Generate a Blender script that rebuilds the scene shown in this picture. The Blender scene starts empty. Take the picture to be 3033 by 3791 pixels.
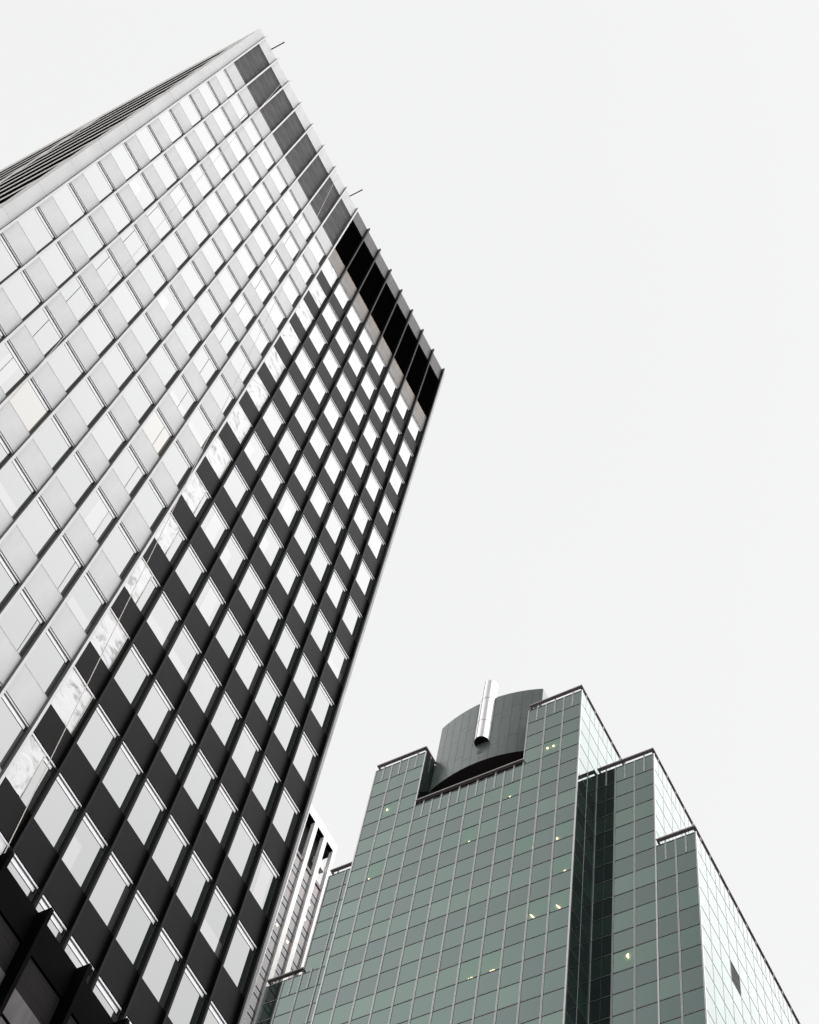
import bpy, math, random
from mathutils import Vector, Matrix
random.seed(7)
SC = bpy.context.scene
col = SC.collection
# ------------------------------------------------------------------ camera
CAMZ = 1.7
PITCH, ROLL, FPX = 1.14684, 0.292749, 6371.58
Fv = Vector((0, math.cos(PITCH), math.sin(PITCH)))
R0 = Vector((1, 0, 0)); U0 = R0.cross(Fv)
Rv = math.cos(ROLL)*R0 + math.sin(ROLL)*U0
Uv = -math.sin(ROLL)*R0 + math.cos(ROLL)*U0
cam_d = bpy.data.cameras.new('camera'); cam = bpy.data.objects.new('camera', cam_d); col.objects.link(cam)
m = Matrix((Rv, Uv, -Fv)).transposed().to_4x4(); m.translation = Vector((0, 0, CAMZ))
cam.matrix_world = m
cam_d.sensor_fit = 'HORIZONTAL'; cam_d.sensor_width = 36; cam_d.lens = FPX/3033*36
cam_d.clip_start = 0.1; cam_d.clip_end = 5000
SC.camera = cam
def px(P):
    d = Vector(P) - Vector((0, 0, CAMZ)); f = d.dot(Fv)
    if f <= 0: return (-1e6, -1e6)
    return (1516.5 + FPX*d.dot(Rv)/f, 1895.5 - FPX*d.dot(Uv)/f)
# ------------------------------------------------------------------ basis of the street grid
PSI = 0.817166; GPSI = -0.753915
TE = Vector((math.cos(PSI), math.sin(PSI), 0)); TN = Vector((math.sin(PSI), -math.cos(PSI), 0))
# ------------------------------------------------------------------ sky: bright overcast, brighter towards the veiled sun, shaped out of view for reflections
world = bpy.data.worlds.new('World'); SC.world = world; world.use_nodes = True
wn = world.node_tree; wn.nodes.clear()
def N(t, typ, **kw):
    n = t.nodes.new(typ)
    for k, v in kw.items(): setattr(n, k, v)
    return n
SUNDIR = Vector((0.80, -0.45, 0.45)).normalized()
out = N(wn, 'ShaderNodeOutputWorld'); add = N(wn, 'ShaderNodeAddShader')
bg1 = N(wn, 'ShaderNodeBackground'); bg2 = N(wn, 'ShaderNodeBackground')
sky = N(wn, 'ShaderNodeTexSky'); sky.sky_type = 'NISHITA'; sky.sun_disc = False
sky.sun_elevation = math.asin(SUNDIR.z); sky.sun_rotation = math.atan2(SUNDIR.x, SUNDIR.y)
sky.dust_density = 6; sky.air_density = 1
hs = N(wn, 'ShaderNodeHueSaturation'); hs.inputs['Saturation'].default_value = 0.15
wn.links.new(sky.outputs[0], hs.inputs['Color']); wn.links.new(hs.outputs[0], bg1.inputs[0]); bg1.inputs[1].default_value = 0.05
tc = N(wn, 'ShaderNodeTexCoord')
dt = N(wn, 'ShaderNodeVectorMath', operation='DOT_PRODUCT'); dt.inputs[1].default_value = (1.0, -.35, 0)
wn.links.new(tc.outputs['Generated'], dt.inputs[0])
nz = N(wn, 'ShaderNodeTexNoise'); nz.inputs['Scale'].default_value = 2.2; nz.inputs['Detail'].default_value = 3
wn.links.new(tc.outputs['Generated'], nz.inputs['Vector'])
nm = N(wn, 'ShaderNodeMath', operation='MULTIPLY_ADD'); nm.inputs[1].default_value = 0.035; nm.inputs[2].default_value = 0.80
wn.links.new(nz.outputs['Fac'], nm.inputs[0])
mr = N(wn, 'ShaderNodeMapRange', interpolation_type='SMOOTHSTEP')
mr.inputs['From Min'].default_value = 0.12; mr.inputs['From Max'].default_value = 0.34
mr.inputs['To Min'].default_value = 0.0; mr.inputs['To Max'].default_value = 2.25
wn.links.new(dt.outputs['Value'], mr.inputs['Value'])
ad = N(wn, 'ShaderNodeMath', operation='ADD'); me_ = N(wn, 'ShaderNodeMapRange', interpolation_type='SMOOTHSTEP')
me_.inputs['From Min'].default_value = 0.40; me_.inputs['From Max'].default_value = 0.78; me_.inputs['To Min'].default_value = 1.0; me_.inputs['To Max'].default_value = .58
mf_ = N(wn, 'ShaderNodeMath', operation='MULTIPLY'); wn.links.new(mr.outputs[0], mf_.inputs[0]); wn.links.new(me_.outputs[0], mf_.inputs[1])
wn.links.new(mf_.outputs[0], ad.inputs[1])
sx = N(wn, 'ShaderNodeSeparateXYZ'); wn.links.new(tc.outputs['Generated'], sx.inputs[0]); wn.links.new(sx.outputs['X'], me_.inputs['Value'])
mq = N(wn, 'ShaderNodeMapRange', interpolation_type='SMOOTHSTEP')      # dimmed to the south, out of view, to darken the notch reflections
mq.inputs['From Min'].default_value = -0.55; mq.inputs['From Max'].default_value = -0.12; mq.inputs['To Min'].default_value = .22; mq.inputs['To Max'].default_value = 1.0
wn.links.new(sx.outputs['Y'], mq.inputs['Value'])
mw = N(wn, 'ShaderNodeMapRange', interpolation_type='SMOOTHSTEP')      # added glow to the west, unseen, to lift the green front glass
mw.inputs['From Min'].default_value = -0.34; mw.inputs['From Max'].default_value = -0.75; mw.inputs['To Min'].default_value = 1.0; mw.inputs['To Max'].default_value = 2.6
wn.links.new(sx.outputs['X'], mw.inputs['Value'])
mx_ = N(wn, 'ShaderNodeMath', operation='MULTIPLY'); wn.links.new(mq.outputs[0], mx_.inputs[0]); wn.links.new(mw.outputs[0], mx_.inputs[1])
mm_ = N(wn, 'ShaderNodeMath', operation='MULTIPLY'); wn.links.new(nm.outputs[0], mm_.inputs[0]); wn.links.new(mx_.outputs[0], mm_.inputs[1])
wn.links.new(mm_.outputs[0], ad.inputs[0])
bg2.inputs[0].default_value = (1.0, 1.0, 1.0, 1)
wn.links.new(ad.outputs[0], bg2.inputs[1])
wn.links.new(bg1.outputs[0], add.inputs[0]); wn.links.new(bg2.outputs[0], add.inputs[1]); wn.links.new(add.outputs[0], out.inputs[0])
sl = bpy.data.lights.new('sun', 'SUN'); sl.energy = 0.6; sl.angle = math.radians(25); sl.color = (1, 0.97, 0.93)
so = bpy.data.objects.new('sun', sl); col.objects.link(so); so.location = (60, -40, 160)
so.rotation_euler = SUNDIR.to_track_quat('Z', 'Y').to_euler()
SC.view_settings.view_transform = 'Standard'; SC.view_settings.look = 'None'
SC.view_settings.exposure = 0.0; SC.view_settings.gamma = 1.0

# ------------------------------------------------------------------ materials
def mat(name, base, rough=0.5, metal=0.0, ior=1.5, noise=None, bump=None, emit=None, streak=None, spec=.5, tint=None):
    """noise=(scale, amount, detail) albedo mottling; bump=(scale, strength); streak=(xs,ys,zs,amount)"""
    M = bpy.data.materials.new(name); M.use_nodes = True; t = M.node_tree; b = t.nodes['Principled BSDF']
    b.inputs['Base Color'].default_value = (*base, 1); b.inputs['Roughness'].default_value = rough
    b.inputs['Metallic'].default_value = metal; b.inputs['IOR'].default_value = ior
    b.inputs['Specular IOR Level'].default_value = spec
    if tint: b.inputs['Specular Tint'].default_value = (*tint, 1)
    tcn = N(t, 'ShaderNodeTexCoord')
    cur = None
    if noise:
        n = N(t, 'ShaderNodeTexNoise'); n.inputs['Scale'].default_value = noise[0]; n.inputs['Detail'].default_value = noise[2]
        t.links.new(tcn.outputs['Object'], n.inputs['Vector'])
        r = N(t, 'ShaderNodeMapRange'); r.inputs['From Min'].default_value = .25; r.inputs['From Max'].default_value = .75
        r.inputs['To Min'].default_value = 1-noise[1]; r.inputs['To Max'].default_value = 1+noise[1]
        t.links.new(n.outputs['Fac'], r.inputs['Value']); cur = r.outputs[0]
    if streak:
        mp = N(t, 'ShaderNodeMapping'); mp.inputs['Scale'].default_value = streak[:3]
        t.links.new(tcn.outputs['Object'], mp.inputs['Vector'])
        n = N(t, 'ShaderNodeTexNoise'); n.inputs['Scale'].default_value = 1; n.inputs['Detail'].default_value = 4
        t.links.new(mp.outputs[0], n.inputs['Vector'])
        r = N(t, 'ShaderNodeMapRange'); r.inputs['From Min'].default_value = .3; r.inputs['From Max'].default_value = .7
        r.inputs['To Min'].default_value = 1-streak[3]; r.inputs['To Max'].default_value = 1+streak[3]
        t.links.new(n.outputs['Fac'], r.inputs['Value'])
        if cur is not None:
            mm = N(t, 'ShaderNodeMath', operation='MULTIPLY'); t.links.new(cur, mm.inputs[0]); t.links.new(r.outputs[0], mm.inputs[1]); cur = mm.outputs[0]
        else: cur = r.outputs[0]
    if cur is not None:
        v = N(t, 'ShaderNodeVectorMath', operation='SCALE'); v.inputs[0].default_value = base
        t.links.new(cur, v.inputs['Scale']); t.links.new(v.outputs[0], b.inputs['Base Color'])
    if bump:
        n = N(t, 'ShaderNodeTexNoise'); n.inputs['Scale'].default_value = bump[0]; n.inputs['Detail'].default_value = 2
        t.links.new(tcn.outputs['Object'], n.inputs['Vector'])
        bp = N(t, 'ShaderNodeBump'); bp.inputs['Strength'].default_value = bump[1]; bp.inputs['Distance'].default_value = 0.02
        t.links.new(n.outputs['Fac'], bp.inputs['Height']); t.links.new(bp.outputs[0], b.inputs['Normal'])
    if emit:
        b.inputs['Emission Color'].default_value = (*emit[0], 1); b.inputs['Emission Strength'].default_value = emit[1]
    return M
M = {}
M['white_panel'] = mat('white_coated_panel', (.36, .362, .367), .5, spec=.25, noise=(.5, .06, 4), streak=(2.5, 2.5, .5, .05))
M['white_fin'] = mat('white_painted_metal', (.385, .385, .39), .45, spec=.25, noise=(2, .04, 3))
M['fin_grey'] = mat('dark_grey_metal', (.105, .10, .103), .45, 0, 1.5, spec=.25, noise=(4, .15, 3))  # sides of the white-faced fins, darker than their front
M['fin_dark'] = mat('dark_fin_face', (.006, .0055, .006), .4, 0, 1.09, spec=.5, noise=(4, .15, 3))
M['annex_black'] = mat('matt_black_cladding', (.0022, .0022, .0022), .6, 0, 1.04, spec=.5, noise=(1.5, .3, 3))
M['black_metal'] = mat('black_anodised_metal', (.005, .0045, .005), .4, 0, 1.10, spec=.5, noise=(1.5, .25, 3))
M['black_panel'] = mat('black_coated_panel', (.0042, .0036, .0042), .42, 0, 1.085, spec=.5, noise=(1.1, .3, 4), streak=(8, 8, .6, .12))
M['warm_panel'] = mat('weathered_dark_panel', (.12, .108, .10), .5, 0, 1.5, spec=.15, noise=(1.6, .25, 4), streak=(7, 7, .5, .25))
M['top_panel'] = mat('dark_grey_top_panel', (.055, .050, .053), .5, 0, 1.5, spec=.1, noise=(1.6, .25, 4), streak=(7, 7, .5, .25))
M['copper'] = mat('copper_flashing', (.30, .19, .09), .45, .5, noise=(6, .3, 3))
M['louvre_grey'] = mat('grey_louvre', (.38, .376, .38), .6, 0, 1.4, spec=.1, streak=(.5, .5, 22, .28), noise=(3, .1, 3))
M['louvre_black'] = mat('black_louvre', (.011, .010, .0105), .7, 0, 1.10, spec=.5, streak=(.5, .5, 22, .4))
M['jamb'] = mat('dark_green_jamb', (.022, .030, .026), .45, spec=.1)
M['head'] = mat('light_frame_metal', (.50, .50, .52), .35)
M['gap'] = mat('dark_gap', (.012, .012, .016), .6)
for i, b in enumerate([(.010, .013, .013), (.020, .022, .022), (.007, .010, .010), (.032, .033, .030)]):
    M['pane%d' % i] = mat('office_window_glass', b, .03, 0, 2.55, noise=(.35, .06, 2), bump=(.6, .015))
M['pane_warm'] = mat('window_glass_warm_room', (.05, .045, .035), .03, 0, 2.5, emit=((1, .72, .42), .05))
M['blind'] = mat('window_blind', (.07, .07, .068), .06, 0, 2.6)
M['sill'] = mat('grey_sill', (.30, .30, .31), .5)
M['edge_metal'] = mat('polished_corner_metal', (.07, .07, .072), .3, .8, 1.3, noise=(.3, .9, 5), bump=(.7, .12))
M['concrete'] = mat('pale_concrete', (.60, .575, .55), .8, noise=(1.2, .1, 5), streak=(3, 3, .4, .08))
M['dark_glass'] = mat('dark_strip_glass', (.004, .004, .004), .6, 0, 1.3, spec=0)
M['roof'] = mat('roof_felt', (.08, .08, .08), .9, noise=(2, .2, 4))
M['stone'] = mat('white_stone_cladding', (.62, .61, .60), .6, noise=(.9, .07, 5), streak=(2, 2, .5, .05))
M['stone_reveal'] = mat('stone_reveal', (.50, .475, .455), .6, noise=(1.2, .1, 5))
M['brown_metal'] = mat('brown_metal_trim', (.085, .068, .066), .45, noise=(3, .15, 3))
M['void'] = mat('dark_plant_room', (.006, .006, .006), .8)
for i, b in enumerate([(.13, .118, .12), (.15, .128, .125), (.105, .108, .12), (.085, .09, .10)]):
    M['cg%d' % i] = mat('tinted_strip_window', b, .08, 0, 1.5, bump=(.6, .02))
G4 = [(.006, .013, .010), (.006, .010, .010), (.008, .018, .013), (.005, .009, .009), (.012, .022, .017)]
T4 = [(.47, .67, .59), (.47, .635, .58), (.50, .72, .62), (.44, .60, .55), (.54, .77, .67)]
for i, b in enumerate(G4):
    M['gg%d' % i] = mat('green_curtain_glass', b, .045, 0, 2.3, tint=T4[i], noise=(.28, .3, 4), streak=(1.6, 1.6, .35, .15), bump=(.45, .045))
M['silver'] = mat('silver_mullion', (.55, .54, .53), .36, .75)
M['transom'] = mat('dark_transom', (.045, .042, .042), .5)
M['rail'] = mat('brown_grey_rail', (.34, .30, .295), .55, 0, 1.5, spec=.2, noise=(4, .15, 3))
M['screen'] = mat('green_grey_metal_screen', (.085, .104, .099), .33, .15, 1.5, noise=(.8, .1, 4), streak=(5, 5, .5, .10))
M['soffit'] = mat('dark_soffit', (.07, .058, .056), .8)
M['steel'] = mat('brushed_steel_duct', (.90, .885, .88), .28, .85, 1.5, noise=(2, .05, 3), streak=(9, 9, .25, .10))
M['stain'] = mat('rust_stained_seam', (.20, .13, .12), .6, streak=(20, 20, .6, .3))
M['rope'] = mat('pale_rope', (.42, .39, .35), .8, noise=(30, .2, 2))
M['asphalt'] = mat('asphalt', (.05, .05, .052), .9, noise=(1.5, .2, 6))
M['paving'] = mat('concrete_paving', (.24, .235, .225), .85, noise=(1.2, .15, 6))
M['lamp'] = mat('warm_lamp', (.9, .8, .6), .4, emit=((1, .70, .38), 9.0))
M['room'] = mat('office_interior', (.30, .36, .27), .8)
def clearglass():
    Mx = bpy.data.materials.new('clear_tinted_glass'); Mx.use_nodes = True; t = Mx.node_tree; t.nodes.clear()
    o = N(t, 'ShaderNodeOutputMaterial'); mx = N(t, 'ShaderNodeMixShader'); tr = N(t, 'ShaderNodeBsdfTransparent'); gl = N(t, 'ShaderNodeBsdfGlossy')
    mx2 = N(t, 'ShaderNodeMixShader'); df = N(t, 'ShaderNodeBsdfDiffuse')
    fr = N(t, 'ShaderNodeFresnel'); gl.inputs[0].default_value = (.58, .78, .68, 1); fr.inputs[0].default_value = 2.25; gl.inputs['Roughness'].default_value = .05
    tr.inputs[0].default_value = (.95, .92, .86, 1); df.inputs[0].default_value = (.05, .08, .06, 1); mx2.inputs[0].default_value = .5
    t.links.new(df.outputs[0], mx2.inputs[1]); t.links.new(tr.outputs[0], mx2.inputs[2])
    t.links.new(fr.outputs[0], mx.inputs[0]); t.links.new(mx2.outputs[0], mx.inputs[1]); t.links.new(gl.outputs[0], mx.inputs[2]); t.links.new(mx.outputs[0], o.inputs[0])
    return Mx
M['clear'] = clearglass()
def film():
    """crumpled translucent plastic sheet: wrinkles in the relief, base colour darker in their hollows"""
    Mx = mat('crumpled_plastic_film', (.4, .4, .4), .3, 0, 1.5, spec=.35); t = Mx.node_tree; b = t.nodes['Principled BSDF']
    tcn = N(t, 'ShaderNodeTexCoord')
    oi = N(t, 'ShaderNodeObjectInfo'); av = N(t, 'ShaderNodeVectorMath', operation='ADD')
    sc_ = N(t, 'ShaderNodeVectorMath', operation='SCALE'); t.links.new(oi.outputs['Location'], sc_.inputs[0]); sc_.inputs['Scale'].default_value = .7
    t.links.new(tcn.outputs['Object'], av.inputs[0]); t.links.new(sc_.outputs[0], av.inputs[1])
    n1 = N(t, 'ShaderNodeTexNoise'); n1.inputs['Scale'].default_value = 1.5; n1.inputs['Detail'].default_value = 6; n1.inputs['Distortion'].default_value = 1.6
    t.links.new(av.outputs[0], n1.inputs['Vector'])
    n2 = N(t, 'ShaderNodeTexNoise'); n2.noise_type = 'RIDGED_MULTIFRACTAL' if hasattr(n2, 'noise_type') else None
    n2.inputs['Scale'].default_value = 1.4; n2.inputs['Detail'].default_value = 3; n2.inputs['Distortion'].default_value = .8
    t.links.new(av.outputs[0], n2.inputs['Vector'])
    a = N(t, 'ShaderNodeMath', operation='ADD'); t.links.new(n1.outputs['Fac'], a.inputs[0]); t.links.new(n2.outputs['Fac'], a.inputs[1])
    bp = N(t, 'ShaderNodeBump'); bp.inputs['Strength'].default_value = .5; bp.inputs['Distance'].default_value = .035
    t.links.new(a.outputs[0], bp.inputs['Height']); t.links.new(bp.outputs[0], b.inputs['Normal'])
    cr = N(t, 'ShaderNodeValToRGB'); cr.color_ramp.elements[0].position = .30; cr.color_ramp.elements[0].color = (.13, .13, .135, 1)
    cr.color_ramp.elements[1].position = .48; cr.color_ramp.elements[1].color = (.43, .43, .44, 1)
    t.links.new(n1.outputs['Fac'], cr.inputs[0]); t.links.new(cr.outputs[0], b.inputs['Base Color'])
    return Mx
M['film'] = film()

# ------------------------------------------------------------------ mesh helper
class MB:
    def __init__(s): s.v = []; s.f = []; s.mi = []; s.m = []
    def _m(s, name):
        if name not in s.m: s.m.append(name)
        return s.m.index(name)
    def box(s, x0, x1, y0, y1, z0, z1, m, front=None):
        """front: material for the -y face"""
        i = len(s.v)
        s.v += [(x0, y0, z0), (x1, y0, z0), (x1, y1, z0), (x0, y1, z0), (x0, y0, z1), (x1, y0, z1), (x1, y1, z1), (x0, y1, z1)]
        fs = [(0, 3, 2, 1), (4, 5, 6, 7), (0, 1, 5, 4), (1, 2, 6, 5), (2, 3, 7, 6), (3, 0, 4, 7)]
        k = s._m(m)
        for n, q in enumerate(fs):
            s.f.append(tuple(i+a for a in q)); s.mi.append(s._m(front) if (front and n == 2) else k)
        return s
    def poly(s, pts, m):
        i = len(s.v); s.v += [tuple(p) for p in pts]; s.f.append(tuple(range(i, i+len(pts)))); s.mi.append(s._m(m)); return s
    def prism(s, pts, z0, z1, m, cap=None):
        """vertical prism, pts counter-clockwise seen from above"""
        n = len(pts)
        for a in range(n):
            p, q = pts[a], pts[(a+1) % n]
            s.poly([(p[0], p[1], z0), (q[0], q[1], z0), (q[0], q[1], z1), (p[0], p[1], z1)], m)
        s.poly([(p[0], p[1], z1) for p in pts], cap or m); s.poly([(p[0], p[1], z0) for p in reversed(pts)], cap or m)
        return s
    def sheet(s, g, m):
        nj, ni = len(g), len(g[0]); b = len(s.v)
        for row in g: s.v += [tuple(p) for p in row]
        k = s._m(m)
        for j in range(nj-1):
            for i in range(ni-1):
                a = b+j*ni+i; s.f.append((a, a+1, a+ni+1, a+ni)); s.mi.append(k)
        return s
    def tube(s, a, b, r, m, n=10):
        a, b = Vector(a), Vector(b); d = (b-a).normalized(); u = d.orthogonal().normalized(); w = d.cross(u)
        ring = [[p + r*(math.cos(t)*u + math.sin(t)*w) for t in [2*math.pi*k/n for k in range(n)]] for p in (a, b)]
        for k in range(n): s.poly([ring[0][k], ring[0][(k+1) % n], ring[1][(k+1) % n], ring[1][k]], m)
        s.poly(list(reversed(ring[0])), m); s.poly(ring[1], m); return s
    def build(s, name, parent=None, loc=None, smooth=False):
        me = bpy.data.meshes.new(name); me.from_pydata(s.v, [], s.f)
        for n in s.m: me.materials.append(M[n])
        me.polygons.foreach_set('material_index', s.mi)
        if smooth: me.polygons.foreach_set('use_smooth', [True]*len(s.f))
        me.update(); o = bpy.data.objects.new(name, me); col.objects.link(o)
        if parent: o.parent = parent
        if loc: o.location = loc
        return o
def link_copy(o, parent, loc):
    c = o.copy(); col.objects.link(c); c.parent = parent; c.location = loc
    for ch in list(o.children):
        d = ch.copy(); col.objects.link(d); d.parent = c
    return c
def tag(o, label=None, cat=None, group=None, kind=None):
    for k, v in (('label', label), ('category', cat), ('group', group), ('kind', kind)):
        if v: o[k] = v
    return o
def empty(name, loc, rz):
    o = bpy.data.objects.new(name, None); col.objects.link(o); o.location = loc; o.rotation_euler = (0, 0, rz); return o

# ------------------------------------------------------------------ ground
g = MB(); g.poly([(-900, -900, 0), (900, -900, 0), (900, 900, 0), (-900, 900, 0)], 'asphalt'); tag(g.build('road'), kind='structure')
g = MB().box(-30, 24, -8.5, 30, -.4, .14, 'paving')
pv = g.build('pavement'); pv.location = (-14.8707, 17.8752, 0); pv.rotation_euler = (0, 0, PSI); tag(pv, kind='structure')

# ================================================================== the slab office tower, half black, half re-clad in white
TB = 1.304213; FH = 3.6; Z0 = 93.27655 + CAMZ; NB = 16; FW = .085
ZWT, ZLT, ZLB, WH, ZR = 9.60644, 1.3736, 7.68835, 2.15288, .5063
TR = empty('office_tower', (-14.8707, 17.8752, 0), PSI)
tag(TR, 'tall slab office tower, left half clad in white panels and right half still black', 'office tower')
def tworld(x, y, z): return Vector((-14.8707, 17.8752, 0)) + TE*x - TN*y + Vector((0, 0, z))
XL, XR, DEP = -.40*TB, 16.335*TB, 30.0
NROW = 24
rows = [Z0 - ZWT - WH - k*FH for k in range(NROW)]      # sill heights
rows = [z for z in rows if z > 3.5]
# core
MB().box(0.02, XR-.45, .26, DEP-.02, 0, Z0+ZR-.12, 'gap').build('core_wall', TR)
MB().box(XL+.3, XR-.1, .3, DEP-.3, Z0+ZR-.11, Z0+ZR-.02, 'roof').build('roof', TR)
# end wall of concrete with strip windows
ew = MB(); X1 = 0.0
segs = [(1.1, 9.2), (10.2, 16.8), (17.8, 24.0), (25.0, 29.0)]
zt = Z0+ZR
zs = []
k = 0
while Z0-3.1-k*FH > 4: zs.append(Z0-3.1-k*FH); k += 1
ztop = zt
for z in zs:
    ew.box(XL+.01, X1, .16, DEP, z, ztop, 'concrete')
    ys = .16
    for a, b in segs:
        ew.box(XL+.012, X1, ys, a, z-2.55, z, 'concrete'); ys = b
    ew.box(XL+.012, X1, ys, DEP, z-2.55, z, 'concrete')
    ztop = z-2.55
ew.box(XL+.01, X1, .16, DEP, 0, ztop, 'concrete')
EW = ew.build('end_wall', TR)
sg = MB()
for z in zs:
    for a, b in segs: sg.box(XL+.024, XL+.04, a, b, z-2.55, z, 'dark_glass')
sg.build('strip_windows', EW)['kind'] = 'stuff'
# corner pieces
lc = MB(); z = 0
while z < zt-.02:
    z2 = min(z+FH, zt); lc.box(XL, -.005, 0, .15, z+.012, z2, 'white_panel'); z = z2
lc.build('corner_panel', TR)
rc = MB(); arc = [(XR-.43, 0)] + [(XR-.10+.10*math.sin(t), .10-.10*math.cos(t)) for t in [math.pi/2*i/7 for i in range(8)]]
z = Z0+ZR
zz = [z]
while z > 0: z -= FH*1.0; zz.append(max(z, 0))
for a, b in zip(zz[1:], zz[:-1]):
    for i in range(8):
        p, q = arc[i], arc[i+1]
        rc.poly([(p[0], p[1], a+.015), (q[0], q[1], a+.015), (q[0], q[1], b), (p[0], p[1], b)], 'edge_metal')
rc.poly([(p[0], p[1], Z0+ZR) for p in arc]+[(XR-.43, .10, Z0+ZR)], 'black_metal')
rc.box(XR-.05, XR-.003, .105, DEP, 0, Z0+ZR, 'black_metal')
rc.build('corner_trim', TR, smooth=False)
rt = MB().box(XR-.435, XR-.07, .12, DEP, 0, Z0+ZR-.01, 'black_metal'); rt.build('far_wall', TR)
# fins
for k in range(NB+1):
    x = k*TB; fz = Z0+.52
    f = MB()
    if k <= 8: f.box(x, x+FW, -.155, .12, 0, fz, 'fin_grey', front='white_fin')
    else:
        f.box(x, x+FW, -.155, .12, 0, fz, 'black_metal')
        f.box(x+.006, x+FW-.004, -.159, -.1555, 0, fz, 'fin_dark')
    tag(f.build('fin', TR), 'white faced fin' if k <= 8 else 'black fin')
# spandrels
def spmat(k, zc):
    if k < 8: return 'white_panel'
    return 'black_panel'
def spandrel_mesh(k, h, m):
    b = MB(); b.box(FW+.002, TB-.002, 0, .24, 0.012, h, m)
    if k < 8:
        b.box(FW+.002, TB-.002, -.006, .20, h, h+.018, 'sill'); b.box(FW+.002, TB-.002, -.004, .20, 0, .010, 'sill')
    return b
def vis(P, margin=60):
    x, y = px(P)
    if not (-margin < x < 3033+margin and -margin < y < 3791+margin): return 0
    return 1
cand = []
for k in range(NB):
    for r, zr in enumerate(rows):
        P = tworld((k+.5)*TB, 0, zr+WH/2)
        v = vis(P); x, y = px(P)
        if v and (y > 3170+1.19*x + 20): v = 0          # behind the roof of the annex
        d = (P-Vector((0, 0, CAMZ))).length
        cand.append((-(v*1000-d), k, r, zr))
cand.sort(); big = {(k, r) for _, k, r, _ in cand[:100]}
def win(mb, fb, x, z, m, blind=None):
    mb.box(x+FW, x+TB-.032, .06, .12, z+.02, z+WH-.285, m)
    if blind:
        a, b, c = blind; w = TB-.032-FW
        mb.box(x+FW+w*a, x+FW+w*b, .0575, .0595, z+.03, z+.02+(WH-.34)*c, 'blind')
    fb.box(x+FW, x+TB-.005, .02, .2, z+WH-.07, z+WH-.003, 'head')
    fb.box(x+FW, x+TB-.07, .055, .2, z+WH-.252, z+WH-.108, 'head')
    fb.box(x+TB-.028, x+TB-.002, .015, .2, z+.015, z+WH-.08, 'jamb')
    fb.box(x+FW, x+TB-.034, .02, .2, z+.001, z+.018, 'head')
blinds = [None]*11 + [(0, .45, .62), (.12, 1, .35), (.3, .75, 1.0)]
protos = {}
wmb, smb, flm = MB(), MB(), MB(); wfb = wmb
for k in range(NB):
    for r, zr in enumerate(rows):
        x = k*TB
        film_w = (k == 8)
        var = random.randrange(4); bl = random.randrange(len(blinds))
        if film_w: bl = 0
        pc = px(tworld((k+.5)*TB, 0, zr+WH/2))
        warm = any(abs(pc[0]-a_) < 38 and abs(pc[1]-b_) < 45 for a_, b_ in ((92, 1505), (585, 1600), (400, 2065)))
        if (k, r) in big:
            key = ('w', 9 if warm else var, bl) if not film_w else ('f', r)
            if key not in protos:
                a, b = MB(), MB(); win(a, b, 0, 0, 'pane_warm' if warm else 'pane%d' % var, blinds[bl])
                o = a.build('window', TR, (x, 0, zr)); b.build('window_frame', o); protos[key] = o
            else: o = link_copy(protos[key], TR, (x, 0, zr))
            if film_w:
                o['label'] = 'window behind crumpled plastic sheet'
                cut = random.choice([0, 0, .18, .3]); nx, nzz = 9, 12; ww = (TB-.10-FW)*(1-cut)
                g2 = [[(FW+.01+ww*i/nx, .02+random.uniform(-.012, .010), .03+(WH-.12)*j/nzz+(random.uniform(-.02, .02) if j in (0, nzz) else 0)) for i in range(nx+1)] for j in range(nzz+1)]
                a = MB().sheet(g2, 'film')
                a.box(FW+.01, FW+.01+ww, .004, .012, WH-.13, WH-.09, 'rope'); a.box(FW+.01+ww-.03, FW+.01+ww, .004, .012, .03, WH-.13, 'rope')
                fo = a.build('plastic_sheet', o, smooth=True)
            sk = ('s', 0 if k < 8 else 1)
            h = FH-WH
            if sk not in protos: protos[sk] = spandrel_mesh(k, h, spmat(k, 0)).build('spandrel_panel', TR, (x, 0, zr-h))
            else: link_copy(protos[sk], TR, (x, 0, zr-h))
        else:
            win(wmb, wfb, x, zr, 'pane_warm' if warm else 'pane%d' % var, blinds[bl])
            if film_w:
                flm.sheet([[(x+FW+.01+(TB-.10-FW)*i/4, .02+random.uniform(-.012, .010), zr+.03+(WH-.12)*j/5) for i in range(5)] for j in range(6)], 'film')
            h = FH-WH; m_ = spmat(k, 0)
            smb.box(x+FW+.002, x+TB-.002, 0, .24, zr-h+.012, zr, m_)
            if k < 8:
                smb.box(x+FW+.002, x+TB-.002, -.006, .20, zr, zr+.018, 'sill'); smb.box(x+FW+.002, x+TB-.002, -.004, .2, zr-h, zr-h+.010, 'sill')
wmb.build('window', TR)['kind'] = 'stuff'
smb.build('spandrel_panel', TR)['kind'] = 'stuff'; flm.build('plastic_sheet', TR, smooth=True)['kind'] = 'stuff'
MB().box(FW, NB*TB, .02, .25, 0, rows[-1]-(FH-WH), 'black_panel').build('base_panel', TR)
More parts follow.
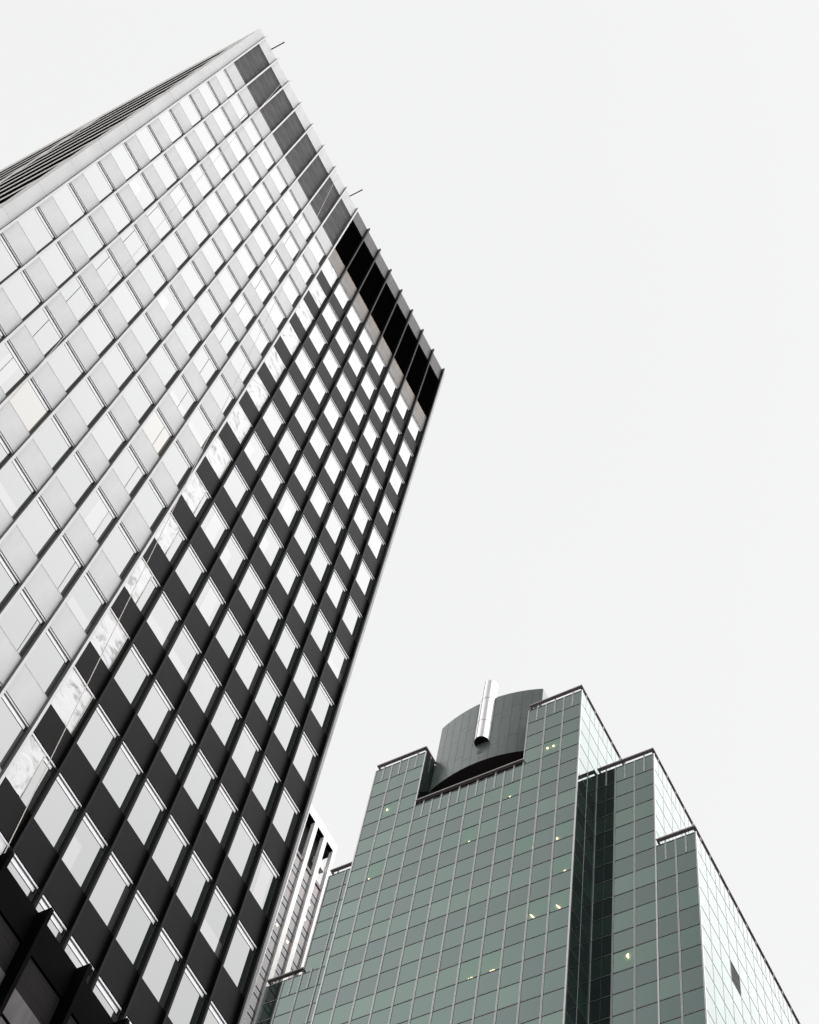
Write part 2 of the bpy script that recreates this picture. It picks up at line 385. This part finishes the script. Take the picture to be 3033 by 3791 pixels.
# top storey: plant louvres, parapet and band below
for k in range(NB):
    x = k*TB; wht = k < 8
    p = MB(); p.box(FW+.002, TB-.002, 0, .24, Z0-ZLT, Z0+ZR, 'white_panel' if wht else 'top_panel')
    p.build('parapet_panel', TR, (x, 0, 0))
    p = MB(); p.box(FW+.002, TB-.002, 0, .24, Z0-ZWT, Z0-ZLB, 'white_panel' if wht else 'warm_panel')
    if not wht: p.box(FW+.002, TB-.002, -.008, .1, Z0-ZLB+.002, Z0-ZLB+.05, 'copper')
    p.build('band_panel', TR, (x, 0, 0))
    lm = 'louvre_grey' if wht else 'louvre_black'
    p = MB(); p.box(FW+.002, TB-.002, .13, .24, Z0-ZLB+.05, Z0-ZLT, lm)
    n = 42; hh = (ZLB-ZLT-.06)/n
    for i in range(n):
        z = Z0-ZLB+.05+i*hh; j = random.uniform(-.004, .006)
        p.poly([(FW+.004, .06+j, z), (TB-.004, .06+j, z), (TB-.004, .128, z+hh*.95), (FW+.004, .128, z+hh*.95)], lm)
        p.poly([(FW+.004, .06+j, z), (FW+.004, .128, z-.01), (TB-.004, .128, z-.01), (TB-.004, .06+j, z)], lm)
    o = p.build('louvre', TR, (x, 0, 0)); tag(o, 'grey louvre' if wht else 'black louvre')
# davit arms at the roof edge
for u in (.56, 7.42):
    a = MB(); a.tube((u*TB, .5, Z0+.60), (u*TB, -.79, Z0+.60), .032, 'black_metal'); a.tube((u*TB, -.74, Z0+.6), (u*TB, -.80, Z0+.6), .045, 'fin_grey')
    a.box(u*TB-.05, u*TB+.05, .42, .52, Z0+ZR-.1, Z0+.66, 'black_metal'); a.build('davit_arm', TR)
# work ropes from the parapet
def ray(xp, yp): return (Fv + (xp-1516.5)/FPX*Rv - (yp-1895.5)/FPX*Uv)
def on_facade(xp, yp, dep):
    d = ray(xp, yp); T = Vector((-14.8707, 17.8752, 0))
    t = (T + TN*dep).dot(TN)/d.dot(TN); return d*t + Vector((0, 0, CAMZ))
def rope(p0, p1, d0, d1, ext, label):
    a = on_facade(*p0, d0); b = on_facade(*p1, d1); b = a + (b-a)*ext
    pts = []
    for i in range(13):
        t = i/12; q = a.lerp(b, t); pts.append(q + Vector((0, 0, -.12*math.sin(math.pi*t))))
    o = bpy.data.objects.new('work_rope', None)
    mb = MB(); c0 = pts[-1].copy()
    for i in range(12): mb.tube(pts[i]-c0, pts[i+1]-c0, .012, 'rope', 6)
    o = mb.build('work_rope'); o.location = c0
    tag(o, label, 'rope', 'work ropes slung across the tower front')
rope((1251, 647), (0, 3192), .30, 2.2, 1.03, 'thin pale rope slanting from mid roof edge across white and black bays')
rope((1061, 286), (0, 1524), .30, 1.2, 1.03, 'thin pale rope slanting from near the top corner across white bays only')

# ================================================================== low black annex in front of the tower's foot
AX = empty('black_annex', tworld(0, -6, 0), PSI)
tag(AX, 'low black annex with ribbed front, cutting off the bottom left corner', 'annex building')
AZ = Z0-69.1
MB().box(-16, XR, .2, 5.6, 0, AZ-.02, 'void').build('wall', AX)
MB().box(-16, XR, .0, .19, AZ-.85, AZ, 'annex_black').build('parapet', AX)
for k in range(-10, 16):
    x = k*TB
    f = MB(); f.box(x, x+FW, -.30, 0, 0, AZ-.02, 'annex_black')
    f.build('fin', AX)
    p = MB(); p.box(x+FW, x+TB, .04, .19, AZ-1.72, AZ-.86, 'louvre_black'); p.build('louvre', AX)
    p = MB(); p.box(x+FW, x+TB, .0, .19, AZ-2.36, AZ-1.73, 'top_panel'); p.build('spandrel_panel', AX)
    p = MB(); p.box(x+FW, x+TB, .02, .19, AZ-3.2, AZ-2.42, 'top_panel'); p.build('lower_panel', AX)

# ================================================================== green glass tower
S = .5; GW = 2.77283*S; GC = 1.8; SW = 2.75964*S; GB = 5.4733*S; ZG = 214.2325*S + CAMZ
G0 = Vector((6.331313*S, 138.15326*S, 0))
GR = empty('glass_tower', G0, GPSI)
tag(GR, 'green glass office tower with stepped roofs and silver mullion grid', 'glass tower')
GE = Vector((math.cos(GPSI), math.sin(GPSI), 0)); GN = Vector((-math.sin(GPSI), math.cos(GPSI), 0))
def gworld(x, y, z): return G0 + GE*x + GN*y + Vector((0, 0, z))
def Zv(v): return ZG - v*GC
UX = lambda u: u*GW - (0.05*GW if u == 16 else (.10*GW if u == 17 else 0))
NR = 60
e = .12
def core(u0, u1, y0, y1, v, name='core_wall'):
    MB().box(UX(u0)+e, UX(u1)-e, y0+e, y1-e, 0, Zv(v)-.06, 'gg3').build(name, GR)
DP = 26.0
core(3, 9, 0, DP, 4); core(0, 3, 0, SW, 0); core(9, 12, 0, DP-4, 0); core(12, 15, GB, DP, 4); core(15, 17, GB, DP, 10)
core(-3, 0, GB, DP, 4); core(-5, -3, GB, DP, 10); MB().box(e, UX(3)-e, SW-.1, DP, 0, Zv(4)-.06, 'gg3').build('core_wall', GR)
for (u0, u1, y0, y1, v) in [(0, 3, 0, SW, 0), (9, 12, 0, DP-4, 0), (3, 9, 0, DP, 4), (12, 15, GB, DP, 4), (15, 17, GB, DP, 10), (-3, 0, GB, DP, 4), (-5, -3, GB, DP, 10)]:
    MB().box(UX(u0)+.03, UX(u1)-.03, y0+.03, y1-.03, Zv(v)-.05, Zv(v)-.004, 'transom').build('roof', GR)
# faces: kind 'f' = front facing -y at depth y ; 's' = side facing +x at u
faces = []
for (u0, u1, y, v) in [(0, 3, 0, 0), (3, 9, 0, 4), (9, 12, 0, 0), (12, 15, GB, 4), (15, 17, GB, 10), (-3, 0, GB, 4), (-5, -3, GB, 10)]:
    faces.append(('f', u0, u1, y, v, NR))
NS = int((DP-4)/SW); NSB = int((DP-GB)/SW)
faces += [('s', 3, 1, 0, 0, 4), ('s', 12, NS, 0, 0, 4), ('s', 12, 2, 0, 4, NR), ('s', 15, NSB, GB, 4, 10), ('s', 17, NSB, GB, 10, NR)]
LIT = {}   # pane key -> lamp list
def gpane_hit(xp, yp, y):
    d = ray(xp, yp); O = G0+GN*y; t = O.dot(GN)/d.dot(GN); P = d*t + Vector((0, 0, CAMZ)) - G0
    return P.dot(GE), P.z
def cr(cx, cy, s, x, y): return cx+x*s, cy+y*s
s3 = 900/1725; sD = 491/1725; s5 = 500/1725
lamps = [(cr(1300, 2400, s3, 1435, 689), 0, 'd'), (cr(1300, 2400, s3, 1392, 705), 0, 'd'), (cr(1300, 2400, s3, 254, 1143), 0, 'd'), (cr(1300, 2400, s3, 125, 1637), 0, 'd'),
         (cr(1300, 2400, s3, 1126, 1052), 0, 'd'), (cr(1300, 2400, s3, 835, 1372), 0, 'd'), (cr(1300, 2400, s3, 1515, 1578), 0, 'd'),
         (cr(1300, 2400, s3, 1462, 1345), 0, 't'), (cr(1300, 2400, s3, 1293, 1405), 0, 't'),
         (cr(1700, 3300, sD, 1288, 195), 0, 'T'), (cr(1700, 3300, sD, 948, 320), 0, 'T'),
         (cr(1700, 3300, sD, 425, 1028), 0, 'q'), (cr(1700, 3300, sD, 138, 1130), 0, 'q'), (cr(2100, 3291, s5, 770, 850), GB, 'w')]
for (p, y, kd) in lamps:
    x, z = gpane_hit(*p, y)
    u = next(i for i in range(-5, 17) if UX(i) <= x < UX(i+1)); r = int((ZG-z)/GC)
    LIT.setdefault((u, r, y), []).append((x, z, kd))
gcand = []
for fi, (kd, a, b, y, v0, v1) in enumerate(faces):
    n = (b-a) if kd == 'f' else b
    for c in range(n):
        for r in range(v0, v1):
            if kd == 'f': P = gworld((UX(a+c)+UX(a+c+1))/2, y, Zv(r+.5)); ar = 1.0
            else: P = gworld(UX(a), y+(c+.5)*SW, Zv(r+.5)); ar = .45
            v = vis(P, 20); x, yy = px(P)
            if v and x < 1648-.3097*(yy-1385)+15: v = 0
            if kd == 'f' and y == GB and a == -3 and c >= 1: v = 0
            lit = 1 if (kd == 'f' and (a+c, r, y) in LIT) else 0
            d = (P-Vector((0, 0, CAMZ))).length
            gcand.append((-(v*10+lit*20+ar*100/d), fi, c, r))
gcand.sort(); gbig = {t[1:] for t in gcand[:100]}
pstuff = MB(); PG = .0
gprot = {}
def pane_kind(fi, u, r):
    rr = random.random()
    w = [0, 1, 2, 3, 4]
    if (r // 2 + r) % 3 == 0: return random.choice([1, 3, 1, 3, 0])
    return random.choice([0, 2, 4, 0, 2, 1])
for fi, (kd, a, b, y, v0, v1) in enumerate(faces):
    n = (b-a) if kd == 'f' else b
    for r in range(v0, v1):
        rowk = pane_kind(fi, 0, r)
        for c in range(n):
            mk = rowk if random.random() < .55 else pane_kind(fi, c, r)
            m_ = 'gg%d' % mk
            z0, z1 = Zv(r+1)+.012, Zv(r)-.012
            if kd == 'f':
                x0, x1 = UX(a+c)+.01, UX(a+c+1)-.01
                lit = LIT.get((a+c, r, y))
                if lit:
                    w = x1-x0
                    o = MB().poly([(0, .004, 0), (w, .004, 0), (w, .004, z1-z0), (0, .004, z1-z0)], 'clear').build('window_pane', GR, (x0, y, z0)); o['label'] = 'pane with a lit ceiling lamp behind it'
                    q = MB(); q.box(.002, w-.002, .085, .095, .002, z1-z0-.002, 'room'); q.build('room_lining', o)
                    for (lx, lz, t) in lit:
                        lx -= x0; lz -= z0; l = MB()
                        if t == 'd': l.box(lx-.05, lx+.05, .02, .06, lz-.07, lz+.07, 'lamp')
                        elif t == 't': l.poly([(lx-.02, .03, lz+.15), (lx-.07, .03, lz-.02), (lx-.02, .03, lz-.13), (lx+.06, .03, lz-.1)][::-1], 'lamp')
                        elif t == 'T': l.poly([(lx-.16, .03, lz+.22), (lx-.11, .03, lz+.24), (lx+.15, .03, lz-.20), (lx+.09, .03, lz-.22)][::-1], 'lamp')
                        elif t == 'q':
                            l.box(lx-.14, lx-.04, .03, .06, lz-.09, lz+.04, 'lamp'); l.box(lx+.03, lx+.14, .03, .06, lz-.07, lz+.07, 'lamp')
                        else: l.poly([(lx-.1, .03, lz+.1), (lx+.06, .03, lz+.22), (lx+.06, .03, lz-.3), (lx-.02, .03, lz-.1)], 'lamp')
                        l.build('ceiling_lamp', o)
                    continue
                if (fi, c, r) in gbig:
                    key = (round(x1-x0, 3), mk, 'f')
                    if key not in gprot: gprot[key] = MB().box(0, x1-x0, 0, .08, 0, z1-z0, m_).build('window_pane', GR, (x0, y, z0))
                    else: link_copy(gprot[key], GR, (x0, y, z0))
                else: pstuff.box(x0, x1, y, y+.08, z0, z1, m_)
            else:
                X = UX(a); y0, y1 = y+c*SW+.01, y+(c+1)*SW-.01
                if fi == 11 and c == 3 and r == 14:
                    q = MB(); q.box(X-.08, X-.04, y0, y1, z0, z1, 'void')
                    for i in range(14): q.box(X-.035, X-.005, y0, y1, z0+i*(z1-z0)/14, z0+(i+.45)*(z1-z0)/14, 'gap')
                    q.build('vent_louvre', GR); continue
                if (fi, c, r) in gbig:
                    key = (mk, 's')
                    if key not in gprot: gprot[key] = MB().box(-.08, 0, 0, y1-y0, 0, z1-z0, m_).build('window_pane', GR, (X, y0, z0))
                    else: link_copy(gprot[key], GR, (X, y0, z0))
                else: pstuff.box(X-.08, X, y0, y1, z0, z1, m_)
pstuff.build('window_pane', GR)['kind'] = 'stuff'
# mullions
trs = MB(); ntr = 0
for fi, (kd, a, b, y, v0, v1) in enumerate(faces):
    n = (b-a) if kd == 'f' else b
    zb = Zv(v1) if v1 < NR else 0
    for c2 in range(0, 2*n+1):
        half = c2 % 2
        zt_, zb_ = Zv(v0), (Zv(v0+1) if half else zb)
        if half and not (kd == 's' and y == 0 and v0 == 4) : zt_ = Zv(v0)+.30
        if half and kd == 's' and y == 0 and v0 == 4: continue
        if kd == 'f' and ((c2 == 0 and a in (3, 15)) or (c2 == 2*n and (b, v0) in ((9, 4), (-3, 10)))): continue
        if kd == 's' and c2 == 2*n and y == 0: continue
        q = MB()
        if kd == 'f':
            u = a+c2/2
            X = UX(u) if not half else (UX(int(u))+UX(int(u)+1))/2
            q.box(X-.042, X-.016, y-.05, y+.012, zb_, zt_, 'silver'); q.box(X+.016, X+.042, y-.05, y+.012, zb_, zt_, 'silver'); q.box(X-.0155, X+.0155, y-.02, y+.011, zb_, zt_, 'transom')
        else:
            Y = y+c2/2*SW; X = UX(a)
            if c2 == 0: continue
            q.box(X-.012, X+.010, Y-.022, Y+.004, zb_, zt_, 'silver'); q.box(X-.011, X+.012, Y+.004, Y+.026, zb_, zt_, 'transom')
        q.build('mullion', GR)
    for r in range(v0, v1+1):
        z = Zv(r)
        P = gworld((UX(a)+UX(b))/2, y, z) if kd == 'f' else gworld(UX(a), y+min(n*SW, 6)/2, z)
        own = vis(P, 200) and ntr < 100
        t2 = MB() if own else trs
        if own: ntr += 1
        if kd == 'f':
            t2.box(UX(a), UX(b), y-.022, y+.013, z-.020, z+.020, 'transom'); t2.box(UX(a), UX(b), y-.030, y-.0225, z-.034, z-.022, 'silver')
        else: t2.box(UX(a)-.013, UX(a)+.010, y, y+n*SW, z-.019, z+.019, 'transom')
        if own: t2.build('transom', GR)
trs.build('transom', GR)['kind'] = 'stuff'
# corner posts in silver at the outward corners
for (u, y, v) in [(12, 0, 0), (3, 0, 0), (15, GB, 4), (17, GB, 10), (0, 0, 0)]:
    vb = 4 if u == 3 else None
    MB().box(UX(u)-.012, UX(u)+.022, y-.04, y+.02, Zv(4) if vb else 0, Zv(v), 'silver').build('corner_post', GR)
# roof rails
def rail(u0, u1, y, v, side_len=0):
    zr = Zv(v)+.36; b = MB()
    xa, xb = UX(u0)+.10, UX(u1)+.06
    b.box(xa, xb, y-.20, y+.04, zr, zr+.12, 'rail'); b.box(xa, xa+.14, y+.04, y+.35, zr, zr+.12, 'rail')
    if side_len: b.box(xb-.22, xb, y+.04, y+side_len, zr, zr+.12, 'rail')
    n = u1-u0
    for i in range(n):
        X = (UX(u0+i)+UX(u0+i+1))/2; b.box(X-.045, X+.045, y-.03, y+.03, Zv(v), zr, 'rail')
    j = .5
    while side_len and j*SW < side_len:
        b.box(xb-.10, xb-.03, y+j*SW-.05, y+j*SW+.05, Zv(v), zr, 'rail'); j += 1
    b.build('roof_rail', GR)
rail(0, 3, 0, 0, SW); rail(3, 9, 0, 4); rail(9, 12, 0, 0, DP-4); rail(12, 15, GB, 4, DP-GB); rail(15, 17, GB, 10, DP-GB); rail(-3, 0, GB, 4); rail(-5, -3, GB, 10)
# curved plant screen over the recess
xc, Rr_, b0 = 16.85*S, 24*S, 1.0*S
def arcy(x): return b0 + Rr_ - math.sqrt(Rr_*Rr_-(x-xc)**2)
xs0, xs1 = 3.03*GW, 9.14*GW
vb, vt = 1.93, -2.92
NP = 12; pts = []
for i in range(NP*3+1):
    x = xs0+(xs1-xs0)*i/(NP*3); pts.append((x, arcy(x)))
body = [(x, y+.03) for x, y in pts] + [(xs1, 5.0), (xs0, 5.0)]
SCN = MB().prism(body, Zv(vb)+.02, Zv(vt)-.02, 'transom', 'soffit').build('plant_screen', GR)
q = MB()
def spanel(q, i0, i1, z0, z1):
    for i in range(i0, i1):
        p, r = pts[i], pts[i+1]; sx = .009 if i == i0 else 0; ex = .009 if i == i1-1 else 0
        q.poly([(p[0]+sx, p[1], z0), (r[0]-ex, r[1], z0), (r[0]-ex, r[1], z1), (p[0]+sx, p[1], z1)], 'screen')
    q.poly([(pts[i0][0]+.006, pts[i0][1], z0), (pts[i0][0]+.006, pts[i0][1]+.03, z0), (pts[i1][0]-.006, pts[i1][1]+.03, z0), (pts[i1][0]-.006, pts[i1][1], z0)], 'transom')
for s_ in range(NP):
    st = [0.33, .72, .12, .52][s_ % 4]
    cuts = [vb]; v = vb-1.95*st
    while v > vt+.3: cuts.append(v); v -= 2.3
    cuts.append(vt)
    for a_, b_ in zip(cuts[:-1], cuts[1:]): spanel(q, s_*3, s_*3+3, Zv(a_)+.012, Zv(b_)-.012)
q.poly([(xs1+.004, arcy(xs1)+.01, Zv(vb)), (xs1+.004, 4.9, Zv(vb)), (xs1+.004, 4.9, Zv(vt)), (xs1+.004, arcy(xs1)+.01, Zv(vt))], 'screen')
q.build('screen_panels', SCN)
MB().box(UX(3), UX(9), 5.2, 5.4, Zv(4), Zv(-1), 'soffit').build('recess_wall', GR)
MB().box(2.7*GW, xs0+.5, arcy(xs0)+.06, 4.9, Zv(4), Zv(vb)+.01, 'void').build('recess_wall', GR)
# steel flue
cx, cy, r_ = 6.16*GW, .46, .56
zb_, zt_ = Zv(.56), Zv(-4.05)
q = MB(); nseg = 40
def ring(z, r): return [(cx+r*math.cos(2*math.pi*i/nseg), cy+r*math.sin(2*math.pi*i/nseg), z) for i in range(nseg)]
a, b = ring(zb_, r_), ring(zt_, r_)
for i in range(nseg):
    j = (i+1) % nseg; q.poly([a[i], a[j], b[j], b[i]], 'steel')
FL = q.build('steel_flue', GR, smooth=True)
q = MB().poly([(x, y, zb_+.02) for x, y, z in reversed(a)], 'void'); q.poly([(x, y, zt_-.02) for x, y, z in b], 'void'); q.build('flue_cap', FL)
q = MB()
for vv in (-.75, -2.55):
    z = Zv(vv); c1, c2 = ring(z-.02, r_+.008), ring(z+.02, r_+.008)
    for i in range(nseg):
        j = (i+1) % nseg; q.poly([c1[i], c1[j], c2[j], c2[i]], 'stain'); q.poly([c2[i], c2[j], b[j][:2]+(z+.02,), b[i][:2]+(z+.02,)], 'stain')
q.build('joint_ring', FL)
th = math.radians(-108); q = MB(); cxs, cys = cx+(r_+.004)*math.cos(th), cy+(r_+.004)*math.sin(th)
q.box(cxs-.022, cxs+.022, cys-.01, cys+.05, zb_, zt_, 'stain'); q.build('seam', FL)
# dark plate added as a bracket's shadow under the flue
MB().box(5.95*GW, 6.22*GW, arcy(6.05*GW)-.02, arcy(6.05*GW)+.02, Zv(1.28), Zv(1.05), 'transom').build('shadow_plate', GR)

# ================================================================== pale stone tower behind
CR = empty('stone_tower', gworld(-8*GW, 0, 0), GPSI)
tag(CR, 'pale stone tower with tall narrow window bays, between black and green towers', 'stone tower')
# local: face plane x=0 facing +x, y along depth
yc = 21.135*S; pitch = 3.03*S; ow = 2.06*S; rd = .36
ztp = Zv(-6.2); zo = Zv(-5.54)
def cz(v): return Zv(v)
NPier = 9; y_end = yc - .85*S - NPier*pitch
opens = [(yc-.85*S-ow-i*pitch, yc-.85*S-i*pitch) for i in range(NPier)]
# parapet with joints
prev = yc
q = MB(); y = yc; 
while y > y_end: y2 = max(y-.52, y_end); q.box(-rd, 0, y2+.006, y, zo, ztp, 'stone'); y = y2
q.build('parapet', CR)
ycur = yc
for i, (a, b) in enumerate(opens):
    q = MB(); z = 0; hgt = 1.25
    while z < zo-.01:
        z2 = min(z+hgt, zo); q.box(-rd, 0, b, ycur, z+.006, z2, 'stone', front='stone'); z = z2
    q.build('pier', CR); ycur = a
    # glazing
    gz = cz(-2.5); z = gz; alt = 0; wst = MB()
    MB().box(-rd+.05, -rd+.25, a, b, gz, gz+.36, 'brown_metal').build('window_sill', CR)
    while z > cz(16):
        h = 1.36 if alt % 2 == 0 else .74
        w = MB() if i < 3 else wst
        w.box(-rd+.1, -rd+.16, a+.01, b-.01, z-h+.03, z, 'cg%d' % random.choice([0, 1] if alt % 2 == 0 else [2, 3, 2])); w.box(-rd+.1, -rd+.20, a, b, z-h, z-h+.03, 'transom')
        if i < 3: w.build('window', CR)
        z -= h; alt += 1
    if i >= 3: wst.build('window', CR)['kind'] = 'stuff'
    if i == 0:
        MB().box(-rd-.4, -rd+.02, a-.25, b-.02, cz(-4.35), cz(-3.95), 'stone').build('cross_beam', CR)
MB().box(-10, -rd+.09, y_end, yc-.02, 0, cz(-2.6), 'void').build('core_wall', CR)
q = MB(); q.box(-10, -rd-.45, y_end, yc-1.6, cz(-2.6), zo-.01, 'void'); q.box(-10, -.02, y_end, yc-.02, zo+.0, ztp-.3, 'void')
q.box(-rd-.45, -rd-.40, y_end, opens[0][0], cz(-2.6), zo-.01, 'void')
q.build('plant_room', CR)
q = MB(); q.box(-10, -rd-.01, yc-.35, yc, 0, cz(-3.0), 'stone'); q.box(-10, -2.6, yc-.35, yc, cz(-3.0), ztp, 'stone'); q.box(-2.61, -rd-.01, yc-.35, yc, zo+.02, ztp, 'stone'); q.build('far_wall', CR)

# warm ceiling lamps seen in the window strips
for (xp, yp) in ((1026.6, 3424), (1145, 3348), (1064.5, 3487), (1128.6, 3403)):
    d = ray(xp, yp); O = gworld(-8*GW-rd+.19, 0, 0); t = (O-Vector((0, 0, CAMZ))).dot(GE)/d.dot(GE); P = d*t + Vector((0, 0, CAMZ)) - G0
    y, z = P.dot(GN), P.z
    MB().box(-rd+.165, -rd+.19, y-.09, y+.09, z-.07, z+.07, 'lamp').build('ceiling_lamp', CR)
